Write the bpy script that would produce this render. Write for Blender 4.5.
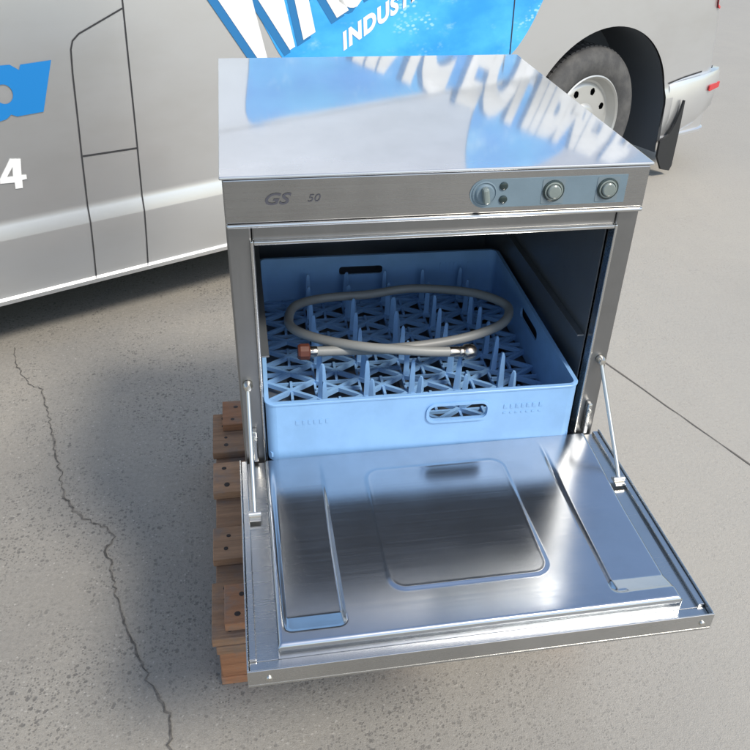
import bpy, bmesh, math, random
from mathutils import Vector, Matrix
R = math.radians
random.seed(7)
for o in list(bpy.data.objects): bpy.data.objects.remove(o)
S = bpy.context.scene
COL = S.collection

# ------------------------------------------------------------------ camera, light, exposure
cam = bpy.data.cameras.new('camera'); camo = bpy.data.objects.new('camera', cam); COL.objects.link(camo)
cam.sensor_width = 36; cam.lens = 36 * 809.298 / 750
cam.shift_x = -0.0041; cam.shift_y = -0.0156
cam.clip_start = 0.02; cam.clip_end = 500
PITCH, YAW, ROLL = -0.5875, 0.1805, 0.0301
fw = Vector((math.sin(YAW)*math.cos(PITCH), math.cos(YAW)*math.cos(PITCH), math.sin(PITCH)))
ri = Vector((math.cos(YAW), -math.sin(YAW), 0)); up = ri.cross(fw)
r2 = ri*math.cos(ROLL) + up*math.sin(ROLL); u2 = up*math.cos(ROLL) - ri*math.sin(ROLL)
m = Matrix((r2, u2, -fw)).transposed().to_4x4(); m.translation = Vector((-0.2696, -1.024, 1.4887))
camo.matrix_world = m
S.camera = camo
SUN_EL, SUN_AZ = R(51), R(142)                 # azimuth clockwise from +Y
w = bpy.data.worlds.new('World'); S.world = w; w.use_nodes = True
nt = w.node_tree; bg = nt.nodes['Background']
sky = nt.nodes.new('ShaderNodeTexSky'); sky.sky_type = 'NISHITA'; sky.sun_disc = False
sky.sun_elevation = SUN_EL; sky.sun_rotation = SUN_AZ; sky.dust_density = 1.2; sky.air_density = 1.3
nt.links.new(sky.outputs[0], bg.inputs[0]); bg.inputs[1].default_value = 0.15
sd = Vector((math.sin(SUN_AZ)*math.cos(SUN_EL), math.cos(SUN_AZ)*math.cos(SUN_EL), math.sin(SUN_EL)))
sl = bpy.data.lights.new('sun', 'SUN'); sl.energy = 2.7; sl.angle = R(12); sl.color = (1, .935, .83)
so = bpy.data.objects.new('sun', sl); COL.objects.link(so)
so.rotation_euler = (-sd).to_track_quat('-Z', 'Y').to_euler(); so.location = sd*10
S.view_settings.view_transform = 'Standard'; S.view_settings.look = 'None'
S.view_settings.exposure = 0.42; S.view_settings.gamma = 1; S.view_settings.use_curve_mapping = False

# ------------------------------------------------------------------ materials
def mat(name, col, rough=.5, metal=0., **k):
    M = bpy.data.materials.new(name); M.use_nodes = True
    b = M.node_tree.nodes['Principled BSDF']
    b.inputs['Base Color'].default_value = (*col, 1); b.inputs['Roughness'].default_value = rough
    b.inputs['Metallic'].default_value = metal
    for n, v in k.items(): b.inputs[n.replace('_', ' ')].default_value = v
    return M
class N:                                        # tiny node helper
    def __init__(s, M): s.t = M.node_tree; s.b = s.t.nodes['Principled BSDF']
    def n(s, typ, **k):
        x = s.t.nodes.new('ShaderNode'+typ)
        for a, v in k.items():
            if a.startswith('i_'): x.inputs[a[2:].replace('_', ' ')].default_value = v
            else: setattr(x, a, v)
        return x
    def l(s, a, b): s.t.links.new(a, b)
    def coord(s, scale=(1, 1, 1), rot=(0, 0, 0)):
        c = s.n('TexCoord'); mp = s.n('Mapping'); mp.inputs['Scale'].default_value = scale; mp.inputs['Rotation'].default_value = rot
        s.l(c.outputs['Object'], mp.inputs[0]); return mp.outputs[0]
    def noise(s, vec, scale, detail=4, rough=.6, lo=None, hi=None, a=0., b=1.):
        x = s.n('TexNoise', i_Scale=scale, i_Detail=detail, i_Roughness=rough); s.l(vec, x.inputs['Vector'])
        if lo is None: return x.outputs[0]
        return s.rng(x.outputs[0], lo, hi, a, b)
    def rng(s, src, lo, hi, a, b):
        r = s.n('MapRange'); r.interpolation_type = 'SMOOTHSTEP'
        for i, v in zip((1, 2, 3, 4), (lo, hi, a, b)): r.inputs[i].default_value = v
        s.l(src, r.inputs[0]); return r.outputs[0]
    def mix(s, f, A, B, mode='MIX'):
        x = s.n('Mix'); x.data_type = 'RGBA'; x.blend_type = mode
        for sock, v in ((x.inputs[0], f), (x.inputs[6], A), (x.inputs[7], B)):
            if hasattr(v, 'links') or hasattr(v, 'is_linked'): s.l(v, sock)
            elif isinstance(v, (int, float)): sock.default_value = v
            else: sock.default_value = (*v, 1)
        return x.outputs[2]
    def math(s, op, a, b=None):
        x = s.n('Math', operation=op)
        for i, v in enumerate((a, b)):
            if v is None: continue
            if isinstance(v, (int, float)): x.inputs[i].default_value = v
            else: s.l(v, x.inputs[i])
        return x.outputs[0]
    def bump(s, h, strength, dist=.002):
        b = s.n('Bump', i_Strength=strength, i_Distance=dist); s.l(h, b.inputs['Height']); s.l(b.outputs[0], s.b.inputs['Normal'])

def steel(name, col=(.58, .58, .57), rough=.24, brush=(4, 300, 300), var=.10, wav=.25, smudge=.5, metal=1.0, bb=.004):
    M = mat(name, col, rough, metal); n = N(M)
    br = n.noise(n.coord(brush), 1.0, 3, .6)
    sm = n.noise(n.coord(), 9, 5, .6)
    a = n.math('MULTIPLY', n.math('SUBTRACT', br, .5), var*1.6)
    b_ = n.math('MULTIPLY', n.math('SUBTRACT', sm, .45), var*2*smudge)
    n.l(n.math('ADD', n.math('ADD', a, b_), rough), n.b.inputs['Roughness'])
    c = n.mix(n.noise(n.coord(), 6, 6, .65, .35, .75), col, tuple(x*.86 for x in col))
    n.l(c, n.b.inputs['Base Color'])
    wv = n.noise(n.coord(), 5, 2, .5)
    h = n.math('ADD', n.math('MULTIPLY', wv, 1.0), n.math('MULTIPLY', br, bb))
    n.bump(h, wav, .004)
    return M
M_top = steel('polished_top_steel', (.55, .56, .575), .055, (300, 4, 300), .03, .03, metal=.66)
M_steel = steel('brushed_steel', (.42, .42, .415), .27)
M_col = steel('brushed_steel_upright', (.28, .28, .28), .40, (300, 300, 4))
M_door = steel('door_liner_steel', (.54, .57, .61), .19, (4, 300, 300), .08, .05, smudge=.8, metal=.96)
n = N(M_door)
sp = n.noise(n.coord(), 38, 6, .72, .56, .70); dr = n.noise(n.coord((40, 3, 40)), 1, 4, .7, .55, .75)
mk = n.math('MULTIPLY', n.math('MAXIMUM', sp, dr), n.noise(n.coord(), 5, 3, .5, .4, .65))
n.l(n.math('SUBTRACT', .965, n.math('MULTIPLY', n.math('MULTIPLY', dr, sp), .12)), n.b.inputs['Metallic'])
M_rim = steel('door_skin_steel', (.60, .60, .585), .26, var=.06, wav=.12, bb=.0015)
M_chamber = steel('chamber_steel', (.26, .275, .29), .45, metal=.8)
M_rod = mat('bright_rod_steel', (.62, .61, .58), .34, 1)
M_screw = mat('screw_steel', (.62, .60, .55), .3, 1)
M_dark = mat('black_rubber', (.018, .019, .02), .7)
M_gap = mat('seam_shadow_gap', (.03, .03, .032), .8)

def plastic(name, col, rough=.38, sss=.0):
    M = mat(name, col, rough); n = N(M)
    c = n.mix(n.noise(n.coord(), 14, 5, .6, .35, .7), col, tuple(x*.88 for x in col)); n.l(c, n.b.inputs['Base Color'])
    n.bump(n.noise(n.coord(), 160, 3), .12, .001)
    return M
M_rack = plastic('blue_rack_plastic', (.225, .415, .68))
M_hose = plastic('grey_hose_rubber', (.25, .255, .245), .45)
M_brown = mat('brown_cap_plastic', (.10, .030, .018), .5)
M_brass = mat('nickel_coupling', (.62, .55, .48), .25, 1)
M_plate = plastic('grey_blue_plate', (.155, .215, .255), .45)
M_knob = plastic('grey_knob', (.17, .215, .24), .4)
M_knobl = plastic('pale_button', (.20, .235, .22), .25)
M_ind = mat('dark_indicator', (.02, .035, .035), .2)
M_print = mat('panel_print', (.065, .065, .08), .5)

# concrete
M_ground = mat('worn_concrete', (.3, .28, .25), .9); n = N(M_ground)
v = n.coord()
big = n.noise(v, 1.3, 7, .68, .32, .68)
med = n.noise(v, 7, 6, .65, .3, .72)
fine = n.noise(v, 95, 5, .75, .25, .75)
grain = n.noise(v, 420, 2, .6, .3, .7)
c = n.mix(big, (.292, .266, .220), (.232, .217, .190))  # base tone darkened to paint in the broad shade on the left
c = n.mix(n.math('MULTIPLY', med, .6), c, (.21, .20, .18))
c = n.mix(n.math('MULTIPLY', fine, .55), c, (.40, .375, .33))
c = n.mix(n.math('MULTIPLY', grain, .42), c, (.17, .155, .135))
st = n.noise(v, .55, 6, .7, .45, .66)
c = n.mix(n.math('MULTIPLY', st, .45), c, (.195, .182, .160))
def specks(scale, thr, dens, off):
    vo = n.n('TexVoronoi', i_Scale=scale, i_Randomness=1.0)
    mp = n.n('Mapping'); mp.inputs['Location'].default_value = (off, off*.7, 0); mp.inputs['Scale'].default_value = (1, 1, 0)
    ds = n.n('TexNoise', i_Scale=scale*1.3, i_Detail=2); n.l(v, ds.inputs['Vector'])
    ad = n.n('VectorMath', operation='MULTIPLY_ADD'); n.l(ds.outputs['Color'], ad.inputs[0]); ad.inputs[1].default_value = (.7/scale,)*3; n.l(v, ad.inputs[2])
    n.l(ad.outputs[0], mp.inputs[0]); n.l(mp.outputs[0], vo.inputs['Vector'])
    d = n.rng(vo.outputs['Distance'], thr*.6, thr, 1, 0)
    sp = n.n('SeparateColor'); n.l(vo.outputs['Color'], sp.inputs[0])
    gate = n.math('LESS_THAN', sp.outputs[0], dens)
    return n.math('MULTIPLY', d, gate)
xx = n.n('SeparateXYZ'); n.l(v, xx.inputs[0])
wear_shade = n.rng(n.math('ADD', xx.outputs[0], n.math('MULTIPLY', n.noise(v, 1.7, 4), .9)), .25, 1.25, 1.0, .45)  # exposed aggregate mostly on the left slab; also masks the painted left-side shade
s1 = specks(82, .42, .25, 0); s2 = specks(170, .48, .45, 3.1); s3 = specks(40, .28, .05, 7.7)
patch = n.noise(v, 3.2, 6, .7, .38, .60, .12, 1)
sp = n.math('MULTIPLY', n.math('MULTIPLY', n.math('MAXIMUM', s1, n.math('MAXIMUM', n.math('MULTIPLY', s2, .8), s3)), patch), wear_shade)
c = n.mix(n.math('MULTIPLY', sp, .58), c, (.055, .052, .05))
lt = n.math('MULTIPLY', specks(120, .35, .10, 12.3), wear_shade)
c = n.mix(n.math('MULTIPLY', lt, .35), c, (.50, .47, .42))
c = n.mix(n.math('MULTIPLY', n.math('SUBTRACT', 1.0, wear_shade), .85), c, (.465, .435, .38))  # lighter tone for the right slab, away from the painted shade
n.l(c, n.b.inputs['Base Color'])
h = n.math('SUBTRACT', n.math('ADD', n.math('MULTIPLY', fine, .5), n.math('MULTIPLY', grain, .3)), n.math('MULTIPLY', sp, .9))
n.bump(h, .5, .003)
M_crack = mat('crack_dirt', (.055, .05, .046), .95); n = N(M_crack)
n.l(n.mix(n.noise(n.coord(), 60, 4, .6, .35, .7), (.065, .060, .053), (.17, .155, .135)), n.b.inputs['Base Color'])
M_joint = mat('joint_dirt', (.13, .115, .10), .95)

def wood(name, c0, c1):
    M = mat(name, c0, .85); n = N(M); g = n.noise(n.coord((5, 70, 70)), 1, 5, .65, .25, .75)
    oi = n.n('ObjectInfo')
    c = n.mix(g, c0, c1); c = n.mix(n.noise(n.coord(), 16, 5, .7, .45, .75), c, (.23, .165, .125))
    hs = n.n('HueSaturation'); n.l(c, hs.inputs['Color'])
    n.l(n.rng(oi.outputs['Random'], 0, 1, .78, 1.2), hs.inputs['Value']); n.l(hs.outputs[0], n.b.inputs['Base Color'])
    n.bump(n.math('ADD', g, n.noise(n.coord((14, 60, 60)), 3, 4)), .6, .003); return M
M_wood = wood('worn_pallet_wood', (.40, .225, .125), (.26, .145, .08))
M_wood2 = wood('reddish_pallet_wood', (.38, .175, .085), (.26, .115, .055))
M_nail = mat('nail_hole', (.035, .024, .02), .8)

# van paint, graphics
M_paint = mat('silver_metallic_paint', (.70, .705, .71), .34, .76, Coat_Weight=.6, Coat_Roughness=.06); n = N(M_paint)
fl = n.noise(n.coord(), 900, 1, .5); n.l(n.rng(fl, .2, .8, .28, .40), n.b.inputs['Roughness'])
n.l(n.mix(n.noise(n.coord((1, 1, 2.2)), 1.6, 5, .6, .4, .8), (.66, .662, .66), (.60, .595, .58)), n.b.inputs['Base Color'])
M_splash = mat('blue_water_print', (.05, .36, .80), .3, 0, Coat_Weight=.4, Coat_Roughness=.06); n = N(M_splash)
v = n.coord((1, 1, 1.9), (0, R(18), 0))
c = n.mix(n.noise(v, 2.2, 6, .62, .35, .68), (.02, .30, .78), (.07, .47, .90))
c = n.mix(n.noise(v, 3.6, 7, .7, .56, .78, 0, .75), c, (.45, .76, .95))
vo = n.n('TexVoronoi', i_Scale=46); n.l(v, vo.inputs['Vector'])
bub = n.math('MULTIPLY', n.rng(vo.outputs['Distance'], .25, .5, 1, 0), n.noise(v, 5, 3, .5, .56, .7))
c = n.mix(n.math('MULTIPLY', bub, .5), c, (.55, .84, .97)); n.l(c, n.b.inputs['Base Color'])
M_white = mat('white_lettering', (.80, .80, .78), .35)
M_blue = mat('blue_lettering', (.015, .20, .52), .35)
M_shadowprint = mat('dark_blue_letter_edge', (.02, .17, .40), .35)
M_tyre = mat('tyre_rubber', (.055, .055, .056), .75); n = N(M_tyre); n.bump(n.noise(n.coord(), 70, 4), .4, .004)
n.l(n.mix(n.noise(n.coord(), 12, 5, .6, .35, .7), (.055, .055, .056), (.10, .098, .094)), n.b.inputs['Base Color'])
M_rimw = mat('silver_wheel_steel', (.52, .52, .50), .42, .6)
M_liner = mat('wheel_well_plastic', (.075, .088, .105), .8)
M_glass = mat('dark_van_glass', (.015, .018, .02), .05)
M_red = mat('red_reflector', (.55, .025, .03), .25)
M_lampw = mat('clear_lamp', (.6, .62, .64), .1)

# ------------------------------------------------------------------ helpers
def link(name, me, m, parent=None, local=False, smooth=None, bevel=0, seg=2):
    o = bpy.data.objects.new(name, me); COL.objects.link(o)
    if m: me.materials.append(m)
    if parent:
        o.parent = parent
        if not local:
            p = parent; loc = Vector()
            while p: loc += p.location + p.matrix_parent_inverse.translation; p = p.parent
            o.matrix_parent_inverse = Matrix.Translation(-loc)
    if smooth is not None:
        for p in me.polygons: p.use_smooth = True
        me.set_sharp_from_angle(angle=R(smooth))
    if bevel:
        b = o.modifiers.new('bevel', 'BEVEL'); b.width = bevel; b.segments = seg; b.limit_method = 'ANGLE'; b.angle_limit = R(40)
    return o
def thing(name, label, cat, loc=(0, 0, 0), rz=0, group=None):
    o = bpy.data.objects.new(name, None); COL.objects.link(o); o.location = loc; o.rotation_euler = (0, 0, rz)
    o['label'] = label; o['category'] = cat; o.empty_display_size = .1
    if group: o['group'] = group
    return o
class MB:
    def __init__(s): s.b = bmesh.new()
    def box(s, x0, x1, y0, y1, z0, z1, mtx=None):
        vs = [s.b.verts.new(p) for p in ((x0,y0,z0),(x1,y0,z0),(x1,y1,z0),(x0,y1,z0),(x0,y0,z1),(x1,y0,z1),(x1,y1,z1),(x0,y1,z1))]
        for f in ((3,2,1,0),(4,5,6,7),(0,1,5,4),(1,2,6,5),(2,3,7,6),(3,0,4,7)): s.b.faces.new([vs[i] for i in f])
        if mtx:
            for q in vs: q.co = mtx @ q.co
        return s
    def bar(s, p, q, wd, hh):                   # bar in the xy plane, width wd, height hh, centred
        p, q = Vector(p), Vector(q); d = q-p; L = d.length
        mt = Matrix.Translation(p) @ d.to_track_quat('X', 'Z').to_matrix().to_4x4()
        return s.box(0, L, -wd/2, wd/2, -hh/2, hh/2, mt)
    def rings(s, rs, closed=False, cap=True):
        L = [[s.b.verts.new(p) for p in r] for r in rs]; k = len(rs[0])
        n_ = len(L)
        for i in range(n_ if closed else n_-1):
            a, b = L[i], L[(i+1) % n_]
            for j in range(k): s.b.faces.new((a[j], a[(j+1) % k], b[(j+1) % k], b[j]))
        if cap and not closed: s.b.faces.new(L[0][::-1]); s.b.faces.new(L[-1])
        return s
    def cyl(s, p, q, r0, r1=None, k=20):
        r1 = r0 if r1 is None else r1
        p, q = Vector(p), Vector(q); Q = (q-p).to_track_quat('Z', 'Y')
        f = lambda c, r: [c + Q @ Vector((r*math.cos(2*math.pi*i/k), r*math.sin(2*math.pi*i/k), 0)) for i in range(k)]
        return s.rings([f(p, r0), f(q, r1)])
    def lathe(s, p, d, prof, k=32, cap=True):             # prof = [(r, t)] along direction d from p
        p, d = Vector(p), Vector(d).normalized(); Q = d.to_track_quat('Z', 'Y')
        return s.rings([[p + Q @ Vector((r*math.cos(2*math.pi*i/k), r*math.sin(2*math.pi*i/k), t)) for i in range(k)] for r, t in prof], cap=cap)
    def tube(s, pts, r, k=12):
        rs = []
        for i, p in enumerate(pts):
            d = (Vector(pts[min(i+1, len(pts)-1)]) - Vector(pts[max(i-1, 0)])).normalized()
            a = d.cross(Vector((0, 0, 1))).normalized(); b = a.cross(d)
            rr = r[i] if isinstance(r, list) else r
            rs.append([Vector(p) + a*rr*math.cos(2*math.pi*j/k) + b*rr*math.sin(2*math.pi*j/k) for j in range(k)])
        return s.rings(rs)
    def build(s, name, m, parent=None, **k):
        bmesh.ops.recalc_face_normals(s.b, faces=s.b.faces[:])
        me = bpy.data.meshes.new(name); s.b.to_mesh(me); s.b.free()
        return link(name, me, m, parent, **k)
def flat(loops, mapf=None, bis=None, thick=None):
    """2-D loops (outer + holes) filled to a bmesh in (u, v, 0); optional bisect lines in v, extrusion and mapping."""
    b = bmesh.new(); es = []
    for lp in loops:
        vs = [b.verts.new((u, v, 0)) for u, v in lp]
        es += [b.edges.new((vs[i], vs[(i+1) % len(vs)])) for i in range(len(vs))]
    bmesh.ops.triangle_fill(b, use_beauty=True, use_dissolve=False, edges=es, normal=(0, 0, 1))
    if bis:
        for z in bis: bmesh.ops.bisect_plane(b, geom=b.verts[:]+b.edges[:]+b.faces[:], plane_co=(0, z, 0), plane_no=(0, 1, 0))
    if thick:
        r = bmesh.ops.extrude_face_region(b, geom=b.faces[:])
        for q in r['geom']:
            if isinstance(q, bmesh.types.BMVert): q.co.z += thick
    if mapf:
        for q in b.verts: q.co = mapf(q.co)
    mb = MB(); mb.b.free(); mb.b = b; return mb
def rrect(x0, x1, y0, y1, r, k=6):
    o = []
    for cx, cy, a in ((x1-r, y1-r, 0), (x0+r, y1-r, 90), (x0+r, y0+r, 180), (x1-r, y0+r, 270)):
        for i in range(k+1):
            t = R(a + 90*i/k); o.append((cx + r*math.cos(t), cy + r*math.sin(t)))
    return o
def text_bm(body, size, sx=1, shear=0, bold=0.0, spacing=1.0):
    cu = bpy.data.curves.new('tmp', 'FONT'); cu.body = body; cu.size = size; cu.shear = shear; cu.offset = bold; cu.space_character = spacing
    cu.resolution_u = 4
    o = bpy.data.objects.new('tmp', cu); COL.objects.link(o)
    dg = bpy.context.evaluated_depsgraph_get()
    me = bpy.data.meshes.new_from_object(o.evaluated_get(dg)); b = bmesh.new(); b.from_mesh(me)
    bpy.data.objects.remove(o); bpy.data.curves.remove(cu); bpy.data.meshes.remove(me)
    for q in b.verts: q.co.x *= sx; q.co.z = 0
    bmesh.ops.remove_doubles(b, verts=b.verts[:], dist=1e-5)
    return b

# ------------------------------------------------------------------ ground
b = MB(); b.b.faces.new([b.b.verts.new(p) for p in ((-90, -90, 0), (90, -90, 0), (90, 90, 0), (-90, 90, 0))])
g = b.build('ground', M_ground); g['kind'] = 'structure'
def ribbon(name, pts, wf, m, jit, step=.012, z=.0022):
    P = []
    for a, c in zip(pts, pts[1:]):
        a, c = Vector(a), Vector(c); k = max(1, int((c-a).length/step)); d = (c-a).normalized(); nn = Vector((-d.y, d.x))
        for i in range(k): P.append(a.lerp(c, i/k) + nn*random.gauss(0, jit))
    P.append(Vector(pts[-1]))
    mb = MB(); L = []
    for i, p in enumerate(P):
        d = (P[min(i+1, len(P)-1)] - P[max(i-1, 0)]).normalized(); nn = Vector((-d.y, d.x)); w_ = wf(i/len(P))
        L.append((mb.b.verts.new((*(p+nn*w_*random.uniform(.3, 1)), z)), mb.b.verts.new((*(p-nn*w_*random.uniform(.3, 1)), z))))
    for a, c in zip(L, L[1:]): mb.b.faces.new((a[0], a[1], c[1], c[0]))
    o = mb.build(name, m); o['kind'] = 'structure'; return o
ribbon('ground_crack', [(-1.06, 1.42), (-1.041, 1.326), (-.971, 1.191), (-.93, 1.16), (-.88, .999), (-.845, .86), (-.808, .744), (-.79, .65), (-.744, .582), (-.671, .525), (-.645, .49), (-.665, .44), (-.648, .414), (-.63, .33), (-.61, .259), (-.59, .2), (-.568, .145), (-.53, .06), (-.508, .016), (-.485, -.04), (-.48, -.096), (-.455, -.22), (-.43, -.45), (-.36, -.7), (-.33, -1.3)],
       lambda t: .0011+.0028*(math.sin(t*37)**2*.5+.5)*(.35+.65*min(1, t*5)), M_crack, .0030, .010)
ribbon('ground_joint', [(-.45, 4.72), (.899, 1.061), (1.096, .528), (2.6, -3.55)], lambda t: .0034, M_joint, .0004, .05)

# ------------------------------------------------------------------ van
VTH = R(25.21)
van = thing('delivery_van', 'silver panel van with blue water splash graphic and white lettering behind the dishwasher', 'van', (1.355+.03*math.sin(VTH), 2.535-.03*math.cos(VTH), 0), VTH)
PROF = [(.19, .012), (.193, -.010), (.206, -.010), (.211, .002), (.30, -.001), (.398, .0), (.402, .0005), (.440, .0115), (.450, .0150), (.462, .0148), (.70, .012), (1.0, .014), (1.3, .020), (1.592, .028), (1.597, .036), (1.605, .036), (1.610, .029), (1.80, .036), (1.98, .050), (2.10, .085), (2.18, .16), (2.22, .30), (2.245, .6), (2.26, .95)]
def side_y(z):
    if z <= PROF[0][0]: return PROF[0][1]
    for (z0, y0), (z1, y1) in zip(PROF, PROF[1:]):
        if z <= z1: return y0 + (y1-y0)*(z-z0)/(z1-z0)
    return PROF[-1][1]
ARCH = ((.02, .475, .435), (-3.38, .475, .435))
def zlow(s):
    z = .19
    for c, a, h in ARCH:
        if abs(s-c) < a: z = max(z, .34 + h*math.sqrt(max(0, 1-((s-c)/a)**2)))
    return z
def ztop(s):
    if s > -2.75: return 3
    if s > -3.55: return 2.26 + (s+2.75)/.8*1.14
    if s > -4.05: return 1.12 + (s+3.55)/.5*.22
    return .90 + (s+4.05)/.15*.28
ss = set([.90, .895, .88, .86, .84, .80, .7, .6, -.6, -.8, -1.2, -1.6, -2, -2.4, -2.6, -2.75, -2.9, -3.2, -3.55, -3.6, -3.75, -3.9, -4.0, -4.05, -4.1, -4.15, -4.2])
for c, a, h in ARCH:
    ss |= {c-a-1e-4, c+a+1e-4}
    for i in range(41): ss.add(round(c + a*.9999*math.cos(math.pi*i/40), 5))
ss = sorted(ss)
def vloc(s, z, y):
    e = 0
    if s > .80: e = .10 - math.sqrt(max(0, .0100-(s-.80)**2))
    if s < -3.75: e = .45 - math.sqrt(max(0, .2025-(s+3.75)**2))
    sx = s - .22*max(0, z-.5)*max(0, min(1, (s-.45)/.4))
    return sx, y + e*(1 if y < .94 else 0), z
b = MB(); cols = []
for s in ss:
    zl, zt = zlow(s), ztop(s); ring = []
    for z, y in PROF:
        z2 = min(max(z, zl), zt); y2 = side_y(z2) if z2 >= z else y
        ring.append(vloc(s, z2, y2))
    full = ring + [(p[0], 1.9-p[1], p[2]) for p in ring[-2::-1]]
    cols.append([b.b.verts.new(p) for p in full])
for a, c in zip(cols, cols[1:]):
    for i in range(len(a)-1): b.b.faces.new((a[i], a[i+1], c[i+1], c[i]))
b.b.faces.new(cols[0]); b.b.faces.new(cols[-1])
bmesh.ops.remove_doubles(b.b, verts=b.b.verts[:], dist=2e-5)
bmesh.ops.dissolve_degenerate(b.b, edges=b.b.edges[:], dist=1e-6)
body = b.build('body', M_paint, van, local=True, smooth=28)
zs = [p[0] for p in PROF]
def onside(off):
    def f(q):
        s, z = q.x, q.y; x, y, z2 = vloc(s, z, side_y(z)); return Vector((x, y-off, z))
    return f
def decal(name, loops, m, off=.0025, parent=van): return flat(loops, onside(off), zs).build(name, m, parent, local=True)
def strip(pts, w_):                              # outline of a thin line along pts
    L, Rr = [], []
    for i, p in enumerate(pts):
        d = (Vector(pts[min(i+1, len(pts)-1)]) - Vector(pts[max(i-1, 0)])).normalized(); nn = Vector((-d.y, d.x))*w_/2
        L.append((p[0]+nn.x, p[1]+nn.y)); Rr.append((p[0]-nn.x, p[1]-nn.y))
    return [L + Rr[::-1]]
decal('door_seam', strip([(-2.186, .212), (-2.172, .41), (-2.168, .46), (-2.162, .605), (-2.15, .9), (-2.143, 1.06), (-2.13, 1.5)], .0048), M_gap, .0012)
decal('door_seam', strip([(-2.366, .212), (-2.352, .41), (-2.348, .46), (-2.339, .614), (-2.322, .86), (-2.315, .925), (-2.306, .948), (-2.285, .965), (-2.148, 1.022)], .0048), M_gap, .0014)
decal('fuel_flap_seam', strip([(-2.336, .612), (-2.164, .608)], .006), M_gap, .0010)
decal('panel_seam', strip([(-.583, .212), (-.583, .7), (-.588, .93), (-.60, 1.3), (-.60, 1.56)], .005), M_gap, .0040)
# blue splash
def smooth_loop(pts, k=5):
    o = []; n_ = len(pts)
    for i in range(n_):
        p0, p1, p2, p3 = (Vector(pts[(i+j-1) % n_]) for j in range(4))
        for j in range(k):
            t = j/k; q = .5*((2*p1)+(-p0+p2)*t+(2*p0-5*p1+4*p2-p3)*t*t+(-p0+3*p1-3*p2+p3)*t**3); o.append((q.x, q.y))
    return o
decal('splash_graphic', [smooth_loop([(-1.76, 1.582), (-1.745, 1.38), (-1.735, 1.15), (-1.715, 1.0), (-1.67, .90), (-1.60, .80), (-1.45, .74), (-1.2, .71), (-.95, .69), (-.75, .68), (-.60, .71), (-.50, .80), (-.42, .94), (-.36, 1.10), (-.33, 1.3), (-.40, 1.5), (-.55, 1.585), (-.9, 1.587), (-1.3, 1.587), (-1.6, 1.587)])], M_splash, .0020)
decal('splash_graphic', [smooth_loop([(-.70, 1.64), (-.50, 1.62), (-.36, 1.66), (-.2, 1.74), (-.08, 1.88), (-.2, 2.0), (-.45, 2.04), (-.68, 2.02), (-.75, 1.85)])], M_splash, .0020)
SL = R(23.5)
def lettering(name, txt, s0, z0, size, sx, m, off, bold, sh=.22, spacing=1.0, ang=SL, ds=0, dz=0, lean=1.0):
    bt = text_bm(txt, size, sx, sh, bold, spacing)
    for q in bt.verts:
        x, y = q.co.x, q.co.y; q.co = Vector((s0+ds + x*math.cos(ang) - y*math.sin(ang)*lean, z0+dz + x*math.sin(ang) + y*math.cos(ang), 0))
    for z in zs: bmesh.ops.bisect_plane(bt, geom=bt.verts[:]+bt.edges[:]+bt.faces[:], plane_co=(0, z, 0), plane_no=(0, 1, 0))
    f = onside(off)
    for q in bt.verts: q.co = f(q.co)
    mb = MB(); mb.b.free(); mb.b = bt; return mb.build(name, m, van, local=True)
lettering('headline_letter_edge', 'WASHING EQUIPMENT', -1.765, .812, .54, .440, M_shadowprint, .0028, .036, sh=0, ds=-.022, dz=-.012)
lettering('headline_lettering', 'WASHING EQUIPMENT', -1.765, .812, .54, .440, M_white, .0040, .030, sh=0)
lettering('subline_lettering', 'INDUSTRIAL', -1.385, .826, .080, 1.0, M_white, .0036, .0042, sh=.2, spacing=1.14, ang=R(25), lean=.55)
# logo end and telephone digit at the left
def circ(cx, cy, rx, ry, k=28): return [(cx+rx*math.cos(2*math.pi*i/k), cy+ry*math.sin(2*math.pi*i/k)) for i in range(k)]
decal('logo_lettering', [[(-2.60, .765), (-2.555, .752), (-2.53, .757), (-2.515, .768), (-2.50, .760), (-2.425, .763), (-2.376, .903), (-2.462, .900), (-2.468, .886), (-2.49, .903), (-2.56, .905), (-2.63, .895), (-2.67, .86), (-2.67, .79)], circ(-2.522, .826, .024, .027)], M_blue, .003)
decal('telephone_digit', [[(-2.546, 0.6431), (-2.5166, 0.6378), (-2.5241, 0.5894), (-2.5106, 0.5875), (-2.5116, 0.5742), (-2.5254, 0.5732), (-2.5284, 0.5489), (-2.5497, 0.5502), (-2.5479, 0.5698), (-2.5883, 0.5738), (-2.5861, 0.5881)], [(-2.5442, 0.6173), (-2.5488, 0.5897), (-2.5649, 0.5906)]], M_white, .003)
# wheels, wells, bumper, lamps, cab
def well(c, a, h):
    b = MB(); P = [(c + a*math.cos(R(t)), .34 + h*math.sin(R(t))) for t in range(0, 181, 6)]
    P = [(c+a, .13)] + P + [(c-a, .13)]
    f0 = [b.b.verts.new((s, side_y(max(z, .2))+.012, z)) for s, z in P]; f1 = [b.b.verts.new((s, .34, z)) for s, z in P]
    for i in range(len(P)-1): b.b.faces.new((f0[i], f0[i+1], f1[i+1], f1[i]))
    b.b.faces.new(f1); b.build('wheel_well', M_liner, van, local=True, smooth=40)
    b = MB(); f0 = [b.b.verts.new((s, 1.9-side_y(max(z, .2))-.012, z)) for s, z in P]; f1 = [b.b.verts.new((s, 1.56, z)) for s, z in P]
    for i in range(len(P)-1): b.b.faces.new((f0[i], f0[i+1], f1[i+1], f1[i]))
    b.b.faces.new(f1); b.build('wheel_well', M_liner, van, local=True, smooth=40)
for a in ARCH: well(*a)
MB().box(-3.9, .75, .36, 1.54, .20, .30).build('underbody', M_liner, van, local=True)
wh = bpy.data.objects.new('wheel', None); COL.objects.link(wh); wh.parent = van; wh.location = (0, .055, .34)
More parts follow.
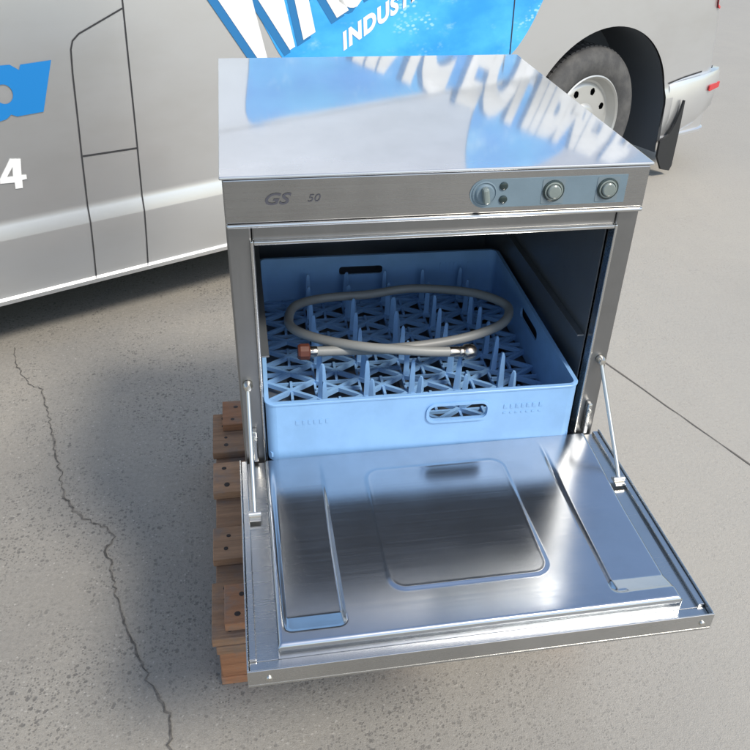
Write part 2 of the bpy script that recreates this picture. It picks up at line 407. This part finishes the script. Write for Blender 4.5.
MB().lathe((0, 0, 0), (0, 1, 0), [(.214, .035), (.217, .012), (.235, .002), (.27, -.004), (.30, .0), (.318, .010), (.322, .013), (.334, .024), (.3385, .036), (.34, .05), (.34, .17), (.334, .197), (.30, .22), (.23, .222), (.214, .19)], 72, cap=False).build('tyre', M_tyre, wh, local=True, smooth=35)
b = MB(); K = 72                                 # tread blocks over the crown
for i in range(K):
    a0 = 2*math.pi*i/K
    for y0, y1, sh in ((.040, .075, 0), (.083, .108, .5), (.114, .139, 0), (.147, .180, .5)):
        a = a0 + sh*2*math.pi/K
        b.box(-.0105, .0105, y0, y1, .336, .3425, Matrix.Rotation(a, 4, 'Y'))
b.build('tread', M_tyre, wh, local=True)
b = MB(); K = 288; prof = [(.216, .012), (.219, .006), (.213, .003), (.206, .010), (.200, .035), (.190, .05), (.180, .052), (.170, .044), (.162, .041), (.159, .0407), (.156, .0404), (.153, .0401), (.150, .0398), (.147, .0396), (.144, .0394), (.141, .0392), (.138, .039), (.135, .0388), (.132, .0386), (.129, .0384), (.126, .0382), (.123, .038), (.112, .037), (.100, .036), (.085, .036), (.078, .026), (.068, .020), (.02, .018)]
L = [[b.b.verts.new((r*math.cos(2*math.pi*i/K), t, r*math.sin(2*math.pi*i/K))) for i in range(K)] for r, t in prof]
for i in range(len(L)-1):
    for j in range(K):
        a = ((j+.5) % 36 - 18)/3                      # eight slots
        rm = (prof[i][0]+prof[i+1][0])/2
        if (a/1.75)**2 + ((rm-.142)/.0165)**2 < 1: continue
        b.b.faces.new((L[i][j], L[i][(j+1) % K], L[i+1][(j+1) % K], L[i+1][j]))
b.b.faces.new(L[-1])
b.build('rim', M_rimw, wh, local=True, smooth=30)
MB().lathe((0, .07, 0), (0, 1, 0), [(.20, 0), (.20, .01)], 40).build('brake_plate', M_gap, wh, local=True)
def copy_tree(o, parent):
    c_ = o.copy(); COL.objects.link(c_); c_.parent = parent
    for ch in list(o.children): copy_tree(ch, c_)
    return c_
for s, y, rz in ((-3.38, .055, 0), (0, 1.845, math.pi), (-3.38, 1.845, math.pi)):
    c_ = copy_tree(wh, van); c_.location = (s, y, .34); c_.rotation_euler = (0, 0, rz)
# rear bumper
b = MB(); rs = []
for s, zb, zt, e in ((.515, .165, .462, .004), (.60, .19, .476, -.012), (.75, .235, .486, -.016), (.88, .29, .492, .0), (.94, .325, .490, .035), (.968, .345, .484, .10), (.975, .35, .48, .30), (.975, .35, .48, .95)):
    y0 = e
    rs.append([(s, y0+.02, zb), (s, y0+.004, zb+.03), (s, y0, zb+.10), (s, y0+.002, zt-.02), (s, y0+.012, zt), (s-.0, max(y0+.05, .05), zt), (s, max(y0+.05, .05), zb)])
rs += [[(p[0], 1.9-p[1], p[2]) for p in r] for r in rs[-2::-1]]
b.rings(rs).build('rear_bumper', M_paint, van, local=True, smooth=35)
flat([rrect(.80, .925, .400, .430, .008, 3)], lambda q: Vector((q.x, -.012 + max(0, q.x-.83)*.32 - q.z, q.y)), thick=.006).build('side_reflector', M_red, van, local=True)
decal('bumper_seam', strip([(.50, .470), (.62, .487), (.74, .497), (.86, .503)], .007), M_gap, .002)
flat([rrect(.80, .895, .79, 1.28, .02, 3)], lambda q: Vector((vloc(q.x, q.y, 0)[0]+.004, vloc(q.x, q.y, side_y(q.y))[1]-.004-q.z, q.y)), zs, .004).build('tail_lamp', M_red, van, local=True)
# mud flap
flat([[(.530, .045), (.600, .025), (.614, .05), (.612, .20), (.603, .385), (.596, .385), (.585, .33), (.565, .27), (.535, .225), (.473, .20), (.478, .12)]], lambda q: Vector((q.x, -.020-q.z, q.y)), thick=.012).build('mud_flap', M_dark, van, local=True)
decal('side_window', [smooth_loop([(-2.35, 1.15), (-2.36, 1.70), (-2.75, 1.73), (-2.95, 1.62), (-3.28, 1.17)], 4)], M_glass, .003)
b = MB(); b.b.faces.new([b.b.verts.new(p) for p in ((-2.83, .25, 2.152), (-2.83, 1.65, 2.152), (-3.50, 1.74, 1.197), (-3.50, .16, 1.197))]); b.build('windscreen', M_glass, van, local=True)
decal('headlamp', [smooth_loop([(-3.72, .72), (-3.72, .82), (-3.92, .84), (-4.0, .74), (-3.9, .68)], 4)], M_lampw, .004)
MB().box(-3.25, -3.10, -.20, -.02, 1.10, 1.34).build('door_mirror', M_dark, van, local=True, bevel=.03)
MB().box(-2.33, -2.22, -.012, .012, 1.16, 1.19).build('door_handle', M_paint, van, local=True, bevel=.008)

# ------------------------------------------------------------------ pallet
pal = thing('wooden_pallet', 'worn brown timber pallet under the stainless steel dishwasher', 'pallet', (0, .4, 0))
PX0, PX1 = -.394, .405
NAIL = []
def nail(x, y, z, parent):
    if not NAIL: o = MB().lathe((0, 0, -.006), (0, 0, 1), [(.0052, 0), (.0052, .0055), (.004, .0064)], 10).build('nail_head', M_nail, parent, local=True)
    else: o = bpy.data.objects.new('nail_head', NAIL[0].data); COL.objects.link(o); o.parent = parent
    NAIL.append(o); p = parent; loc = Vector()
    while p: loc += p.location + p.matrix_parent_inverse.translation; p = p.parent
    o.matrix_parent_inverse = Matrix.Translation(-loc); o.location = (x, y + random.uniform(-.006, .006), z); q = random.uniform(.75, 1.35); o.scale = (q, q*random.uniform(.8, 1.2), 1)
for i, (y0, y1) in enumerate(((.032, .178), (.243, .340), (.456, .568), (.606, .770))):
    b = MB(); b.box(PX0 + random.uniform(0, .006), PX1, y0, y1, .1235, .1445 + random.uniform(-.001, .001))
    bd = b.build('deck_board', M_wood if i else M_wood, pal, bevel=.002)
    k = 4 if y1-y0 > .14 else 2
    ys = [y0 + (y1-y0)*t for t in ((.16, .38, .64, .86) if k == 4 else (.26, .74))]
    for y in ys:
        for x in (-.36, -.02, .36): nail(x + random.uniform(-.005, .005), y, .1457, bd)
for x0, x1 in ((PX0+.008, -.298), (-.05, .05), (.30, PX1-.01)):
    MB().box(x0, x1, .030, .770, .100, .123).build('stringer_board', M_wood, pal, bevel=.002)
    for y0, y1 in ((.034, .178), (.345, .455), (.63, .766)):
        MB().box(x0+.004, x1-.012, y0, y1, .0225, .0995).build('block', M_wood2, pal, bevel=.003)
    MB().box(x0+.002, x1-.002, .032, .768, .0, .022).build('bottom_board', M_wood2, pal, bevel=.002)
for y0, y1 in ((.048, .150), (.690, .795)):
    b = MB(); b.box(-.366, .34, y0, y1, .1465, .168); cl = b.build('cleat', M_wood2, pal, bevel=.002)
    for t in (.25, .72): nail(-.345 + .02*t, y0+(y1-y0)*t, .1685, cl)

# ------------------------------------------------------------------ dishwasher
dw = thing('commercial_dishwasher', 'stainless steel undercounter glass washer with its door folded down, standing on the pallet', 'dishwasher', (0, .3, .168))
ZT = 1.106; DD = .626; HW = .299
b = MB(); b.box(-.2965, -.2935, .004, DD-.004, .19, ZT-.0055).build('side_panel', M_steel, dw)
b = MB(); b.box(.2935, .2965, .004, DD-.004, .19, ZT-.0055).build('side_panel', M_steel, dw)
b = MB(); b.box(-.293, .293, DD-.006, DD-.003, .19, ZT-.0055).build('back_panel', M_steel, dw)
for x in (-.26, .26):
    for y in (.05, .57): MB().lathe((x, y, .168), (0, 0, 1), [(.022, 0), (.024, .004), (.016, .012), (.014, .030)], 20).build('foot', M_dark, dw, smooth=40)
MB().box(-.292, .292, .006, .62, .192, .196).build('base_plate', M_steel, dw)
# lid: sheet with folded-down edges
b = MB(); b.box(-HW-.001, HW+.001, -.0085, DD, ZT-.0045, ZT); b.build('top_panel', M_top, dw, bevel=.0018, seg=3)
# front frame
b = MB()
b.box(-.2965, -.2630, 0, .02, .605, 1.034); b.box(.2630, .2965, 0, .02, .605, 1.034)
b.box(-.2625, .2625, .001, .02, 1.010, 1.034)
b.build('front_frame', M_col, dw, bevel=.003)
MB().box(-.2965, .2965, .0005, .02, .192, .604).build('lower_front_panel', M_steel, dw, bevel=.002)
b = MB()                                        # bright folded lip round the opening
b.box(-.2655, -.2610, -.006, .012, .62, 1.0125); b.box(.2610, .2655, -.006, .012, .62, 1.0125); b.box(-.2608, .2608, -.006, .012, 1.0065, 1.0120)
b.build('opening_lip', M_rim, dw, bevel=.0014)
# control panel
cp = MB().box(-.2955, .2955, -.0075, .02, 1.0405, 1.1010).build('control_panel', M_steel, dw, bevel=.0015)
MB().box(-.2950, .2950, -.012, .004, 1.0345, 1.0400).build('panel_lip', M_rim, cp, bevel=.0022)
FY = -.0075
def fr(q): return Vector((q.x, FY - q.z, q.y))
plate = [(.264, 1.0900), (.060, 1.0900)] + [(.058+.0205*math.cos(R(a))*1.05, 1.0695+.0205*math.sin(R(a))) for a in range(95, 266, 10)] + [(.060, 1.0490), (.264, 1.0490)]
cpl = flat([plate], fr, thick=.0012).build('control_plate', M_plate, cp)
for x in (.156, .236):
    flat([rrect(x-.0165, x+.0165, 1.0515, 1.0875, .002, 2)], fr, thick=.0018).build('button_surround', M_knob, cpl)
    MB().lathe((x, FY-.0017, 1.0705), (0, -1, 0), [(.0130, 0), (.0130, .003), (.0110, .0035), (.0106, .002), (.0099, .002), (.0095, .006), (.008, .0072), (.001, .0074)], 32).build('push_button', M_knobl, cpl, smooth=35)
    MB().lathe((x, FY-.0018, 1.0705), (0, -1, 0), [(.0156, 0), (.0156, .0014), (.0134, .0022), (.0132, .0022)], 32).build('button_ring', M_ind, cpl)
b = MB(); b.lathe((.057, FY-.001, 1.0700), (0, -1, 0), [(.0175, 0), (.0175, .0016), (.0160, .0022), (.0155, .001), (.0140, .001), (.0125, .004), (.0120, .0045), (.001, .0048)], 40)
b.build('dial', M_plate, cpl, smooth=35)
MB().box(.0525, .0615, FY-.016, FY-.004, 1.0585, 1.0815, Matrix.Translation((.057, 0, 1.07)) @ Matrix.Rotation(R(-10), 4, 'Y') @ Matrix.Translation((-.057, 0, -1.07))).build('dial_grip', M_knobl, cpl, bevel=.003)
for x, z in ((.0835, 1.0800), (.0845, 1.0605)): MB().lathe((x, FY-.001, z), (0, -1, 0), [(.0058, 0), (.0058, .0018), (.0045, .0026), (.0005, .0028)], 20).build('indicator_lamp', M_ind, cpl, smooth=35)
def panel_text(txt, x, z, size, sx, bold, sh):
    bt = text_bm(txt, size, sx, sh, bold)
    for q in bt.verts: q.co = Vector((x+q.co.x, FY-.0008, z+q.co.y))
    mb = MB(); mb.b.free(); mb.b = bt; mb.build('model_lettering', M_print, cp)
panel_text('GS', -.246, 1.0660, .0225, 1.25, .0004, .35)
panel_text('50', -.187, 1.0680, .0150, 1.15, 0, .25)
# wash chamber
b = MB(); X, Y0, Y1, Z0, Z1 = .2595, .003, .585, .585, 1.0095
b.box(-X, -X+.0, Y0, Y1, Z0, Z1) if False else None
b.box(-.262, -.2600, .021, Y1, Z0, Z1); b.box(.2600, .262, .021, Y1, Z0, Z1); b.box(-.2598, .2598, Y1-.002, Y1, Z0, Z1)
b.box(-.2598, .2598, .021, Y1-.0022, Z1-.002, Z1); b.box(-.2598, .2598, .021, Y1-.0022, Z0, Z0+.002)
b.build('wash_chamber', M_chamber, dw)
for s in (-1, 1):
    MB().box(min(s*.215, s*.2595), max(s*.215, s*.2595), .022, .57, .632, .6345).build('rack_runner', M_chamber, dw)
    MB().box(min(s*.248, s*.2595), max(s*.248, s*.2595), .022, .57, .806, .809).build('chamber_ledge', M_chamber, dw)
b = MB(); b.cyl((0, .30, .59), (0, .30, .612), .02)
for a in (0, math.pi/2): b.bar((-.2*math.cos(a), .30-.2*math.sin(a), .617), (.2*math.cos(a), .30+.2*math.sin(a), .617), .016, .009+.002*a)
b.build('wash_arm', M_chamber, dw)
# door (open, horizontal)
door = bpy.data.objects.new('door', None); COL.objects.link(door); door.parent = dw; door.matrix_parent_inverse = Matrix.Translation((0, -.3, -.168)); door.location = (0, -.2, .62)
DX, DF, DB = .306, -.404, -.008
b = MB()
b.box(-DX, DX, DF, DB, .602, .606)
b.box(-DX, DX, DF, DF+.0025, .6062, .632); b.box(-DX, -DX+.0025, DF+.0027, DB, .6062, .632); b.box(DX-.0025, DX, DF+.0027, DB, .6062, .632)
b.build('door_skin', M_rim, door, bevel=.0008)
b = MB()                                        # folded returns of the skin: stepped channel at the sides
b.box(-DX+.003, DX-.003, DF+.003, DF+.020, .6215, .6235)
for s in (-1, 1):
    b.box(min(s*(DX-.003), s*.266), max(s*(DX-.003), s*.266), DF+.0205, DB, .621, .623)
    b.box(min(s*(DX-.003), s*(DX-.012)), max(s*(DX-.003), s*(DX-.012)), DF+.0205, DB, .6233, .6285)
b.build('door_return', M_rim, door, bevel=.0008)
def sst(a, b_, x):
    t = max(0, min(1, (x-a)/(b_-a))); return t*t*(3-2*t)
PXW, PF, PB, PZ = .2665, -.384, -.034, .648
nx, ny = 268, 176
b = MB(); grid = []
def rrd(x, y, x0, x1, y0, y1, r):               # signed distance to a rounded rectangle
    cx, cy = (x0+x1)/2, (y0+y1)/2; qx, qy = abs(x-cx)-(x1-x0)/2+r, abs(y-cy)-(y1-y0)/2+r
    return math.hypot(max(qx, 0), max(qy, 0)) + min(max(qx, qy), 0) - r
def ph(x, y):
    z = PZ
    d = rrd(x, y, -.113, .107, -.317, -.079, .022); z += .0012*(1-sst(-.003, .002, d)) + .0008*math.exp(-(d/.0022)**2)
    for s in (-1, 1):
        dd = rrd(s*x, y, .177, .258 if s < 0 else .30, -.366, .05, .012)
        if dd < 0:
            ramp = 1-sst(-.005, 0, dd); slope = max(0, min(1, (y+.366)/.032)) * (1-sst(-.22, -.036, y))
            z -= .0105*ramp*slope
            if s > 0: z -= .005*slope*math.exp(-((dd+.006)/.003)**2)*(1 if x < .2 else 0)
    e = min(PXW-abs(x), y-PF); z -= .004*(1-sst(0, .0045, e))**2
    return z
for j in range(ny+1):
    y = PF + (PB-PF)*j/ny
    grid.append([b.b.verts.new((-PXW+2*PXW*i/nx, y, ph(-PXW+2*PXW*i/nx, y))) for i in range(nx+1)])
for j in range(ny):
    for i in range(nx): b.b.faces.new((grid[j][i], grid[j][i+1], grid[j+1][i+1], grid[j+1][i]))
bd = [grid[0][i] for i in range(nx+1)] + [grid[j][nx] for j in range(1, ny+1)] + [grid[ny][i] for i in range(nx-1, -1, -1)] + [grid[j][0] for j in range(ny-1, 0, -1)]
low = [b.b.verts.new((q.co.x, q.co.y, .6195)) for q in bd]
for i in range(len(bd)):
    k = (i+1) % len(bd); b.b.faces.new((bd[i], low[i], low[k], bd[k]))
b.build('door_liner', M_door, door, smooth=50)
for x in (-.280, .291): MB().lathe((x, DF, .6165), (0, -1, 0), [(.0042, 0), (.0042, .001), (.003, .0024), (.0005, .0028)], 16).build('screw', M_screw, door, smooth=35)
# support rods with brackets
for s in (-1, 1):
    xt, xb = s*.2835, s*.2860
    rod = MB().tube([(xt, -.010, .772), (xt+s*.0005, -.012, .766), (xb, -.120, .652), (xb, -.136, .634)], .0033, 10).build('support_rod', M_rod, dw, smooth=60)
    MB().lathe((xt, -.001, .774), (0, -1, 0), [(.0075, 0), (.0075, .006), (.005, .012), (.0005, .013)], 16).build('pivot', M_screw, rod, smooth=35)
    b = MB(); b.box(xb-.008, xb+.008, -.146, -.126, .6285, .6315); b.cyl((xb-.009, -.136, .6345), (xb+.009, -.136, .6345), .004); b.build('anchor', M_rod, rod)
    hg = MB().box(s*.2790-.004, s*.2790+.004, -.012, -.0003, .628, .690).build('hinge_bracket', M_rim, dw, bevel=.002)
    MB().lathe((s*.2790, -.012, .676), (0, -1, 0), [(.0035, 0), (.0035, .002), (.001, .003)], 14).build('hinge_screw', M_rod, hg)

# ------------------------------------------------------------------ glass rack
RX, RY = -.0093, -.0295
RROT = -.018
rack = thing('glass_rack', 'light blue square plastic rack with upright pegs, pulled forward in the open dishwasher', 'rack', (RX, RY, .6386), RROT)
HR = .1116
b = MB(); t = .004; r = .016
def wall(u0, u1, z0, z1, holes, mapf):
    w_ = flat([[(u0, z0), (u1, z0), (u1, z1), (u0, z1)]] + holes, mapf, thick=t)
    me = bpy.data.meshes.new('t'); bmesh.ops.recalc_face_normals(w_.b, faces=w_.b.faces[:]); w_.b.to_mesh(me); w_.b.free(); b.b.from_mesh(me); bpy.data.meshes.remove(me)
slot = rrect(.006, .100, .0605, .0880, .0105, 5)
slotb = rrect(-.085, .006, .068, .0865, .006, 4)
wall(-.25+r, .25-r, 0, HR-.003, [slot], lambda q: Vector((q.x, q.z, q.y)))
wall(-.25+r, .25-r, 0, HR-.003, [slotb], lambda q: Vector((q.x, .5-q.z, q.y)))
wall(r, .5-r, 0, HR-.003, [rrect(.20, .30, .066, .088, .009, 4)], lambda q: Vector((-.25+q.z, q.x, q.y)))
wall(r, .5-r, 0, HR-.003, [rrect(.20, .30, .066, .088, .009, 4)], lambda q: Vector((.25-q.z, q.x, q.y)))
for cx, cy, a in ((.25-r, .5-r, 0), (-.25+r, .5-r, 90), (-.25+r, r, 180), (.25-r, r, 270)):
    rs = []
    for i in range(7):
        th = R(a+15*i); c_, s_ = math.cos(th), math.sin(th)
        rs.append([(cx+r*c_, cy+r*s_, 0), (cx+r*c_, cy+r*s_, HR-.003), (cx+(r-t)*c_, cy+(r-t)*s_, HR-.003), (cx+(r-t)*c_, cy+(r-t)*s_, 0)])
    b.rings(rs)
o_ = [(x, y) for x, y in rrect(-.2515, .2515, -.0015, .5015, r+.0015, 6)]; i_ = [(x, y) for x, y in rrect(-.2445, .2445, .0055, .4945, r-.0055, 6)]
K = len(o_); rg = [[(o_[k][0], o_[k][1], HR-.0032), (o_[k][0], o_[k][1], HR-.0006), (o_[k][0]*.9975, .25+(o_[k][1]-.25)*.9975, HR), (i_[k][0], i_[k][1], HR), (i_[k][0], i_[k][1], HR-.0032)] for k in range(K)]
b.rings(rg, closed=True)
# raised rim round the hand slot and worn moulded marks
fr_o, fr_i = rrect(.001, .105, .0555, .0930, .0145, 5), rrect(.0055, .1005, .0600, .0885, .0110, 5)
rg = [[(o[0], .001, o[1]), (o[0], -.0028, o[1]), (q[0], -.0028, q[1]), (q[0], .001, q[1])] for o, q in zip(fr_o, fr_i)]
b.rings(rg, closed=True)
for x0, x1 in ((.128, .196), (-.205, -.150)):
    x = x0
    while x < x1:
        w_ = random.uniform(.004, .008)
        if x0 > 0: b.box(x, x+w_, -.0009, .001, .0745, .0750+.007); b.box(x+.002, x+w_-.0015, -.0011, .001, .0765, .0800)
        b.box(x, x+w_*.7, -.0008, .001, .0640 if x0 > 0 else .070, .0665 if x0 > 0 else .0775)
        b.box(x, x+.0022, .4948, .4962, .066, .086)
        x += w_ + .0035
wallo = b.build('wall', M_rack, rack, local=True, smooth=35)
b = MB()
gx = [-.246, -.161, -.081, 0, .081, .161, .246]; gy = [.004] + [.034+.055*k for k in range(9)] + [.496]
z0 = .012
for x in gx[1:-1]: b.bar((x, .004, z0-.0052), (x, .496, z0-.0052), .0040, .0060)
for y in gy[1:-1]: b.bar((-.246, y, z0-.0048), (.246, y, z0-.0048), .0036, .0060)
for i in range(len(gx)-1):
    for j in range(len(gy)-1):
        x0, x1, y0, y1 = gx[i], gx[i+1], gy[j], gy[j+1]
        xm, ym = (x0+x1)/2, (y0+y1)/2
        b.bar((x0, y0, z0-.0006), (x1, y1, z0-.0006), .0058, .0085)
        b.bar((x0, y1, z0-.0010), (x1, y0, z0-.0010), .0058, .0081)
        if (i+j) % 2: b.bar((xm, y0, z0-.0014), (xm, y1, z0-.0014), .0045, .0070)
        else: b.bar((x0, ym, z0-.0016), (x1, ym, z0-.0016), .0045, .0070)
b.build('grid', M_rack, rack, local=True)
def peg_mb():
    b = MB(); rs = []
    for z, wx, wy in ((.004, .0090, .0072), (.03, .0076, .0064), (.060, .0062, .0054), (.078, .0046, .0042), (.084, .0024, .0024)):
        rs.append([(wx*math.cos(a)*(1.0 if k % 2 == 0 else .75), wy*math.sin(a)*(1 if k % 2 == 0 else .75), z) for k, a in enumerate([math.pi*i/4 for i in range(8)])])
    return b.rings(rs)
p0 = None
for i, x in enumerate((-.152, -.0725, .007, .088, .169)):
    for j in range(8):
        y = .0895+.055*j
        if p0 is None: p0 = pg = peg_mb().build('peg', M_rack, rack, local=True, smooth=30)
        else: pg = p0.copy(); COL.objects.link(pg)
        pg.location = (x+random.uniform(-.001, .001), y, 0); pg.rotation_euler = (random.gauss(0, .015), random.gauss(0, .015), random.uniform(0, 1))

# ------------------------------------------------------------------ hose
hose = thing('drain_hose', 'grey coiled rubber hose lying across the pegs of the blue rack', 'hose', (0, .2, .72))
HP = [(-.168, .139, .735), (-.120, .139, .733), (-.05, .138, .731), (.034, .143, .731), (.11, .158, .732), (.175, .187, .734), (.204, .226, .735), (.205, .262, .735), (.171, .314, .729), (.115, .352, .722), (.04, .372, .718), (-.04, .362, .716), (-.13, .350, .720), (-.184, .314, .729), (-.203, .262, .736), (-.199, .212, .739), (-.155, .166, .742), (-.088, .122, .749), (-.03, .106, .749), (.025, .099, .745), (.062, .100, .741)]
P = []
for i in range(len(HP)-1):
    a0, a1, a2, a3 = (Vector(HP[max(0, min(len(HP)-1, i+j-1))]) for j in range(4))
    for j in range(7):
        t_ = j/7; P.append(.5*((2*a1)+(-a0+a2)*t_+(2*a0-5*a1+4*a2-a3)*t_*t_+(-a0+3*a1-3*a2+a3)*t_**3))
P.append(Vector(HP[-1]))
MB().tube(P, .0086, 14).build('tube', M_hose, hose, smooth=60)
d = (P[0]-P[3]).normalized()
MB().lathe(P[0]-d*.004, d, [(.0088, 0), (.0095, .002), (.0095, .012), (.0088, .013)], 20).build('ferrule', M_brass, hose, smooth=35)
MB().lathe(P[0]+d*.009, d, [(.0125, 0), (.0145, .002), (.0145, .016), (.012, .020), (.002, .021)], 10).build('nut', M_brown, hose, smooth=25)
d = (P[-1]-P[-4]).normalized()
MB().lathe(P[-1]-d*.004, d, [(.0086, 0), (.0092, .002), (.0092, .016), (.0084, .018), (.0092, .020), (.0092, .025), (.0080, .027)], 20).build('ferrule', M_brass, hose, smooth=35)
MB().lathe(P[-1]+d*.022, d, [(.0105, 0), (.0130, .003), (.0138, .010), (.0120, .019), (.0070, .024), (.001, .0255)], 20).build('coupling', M_brass, hose, smooth=50)
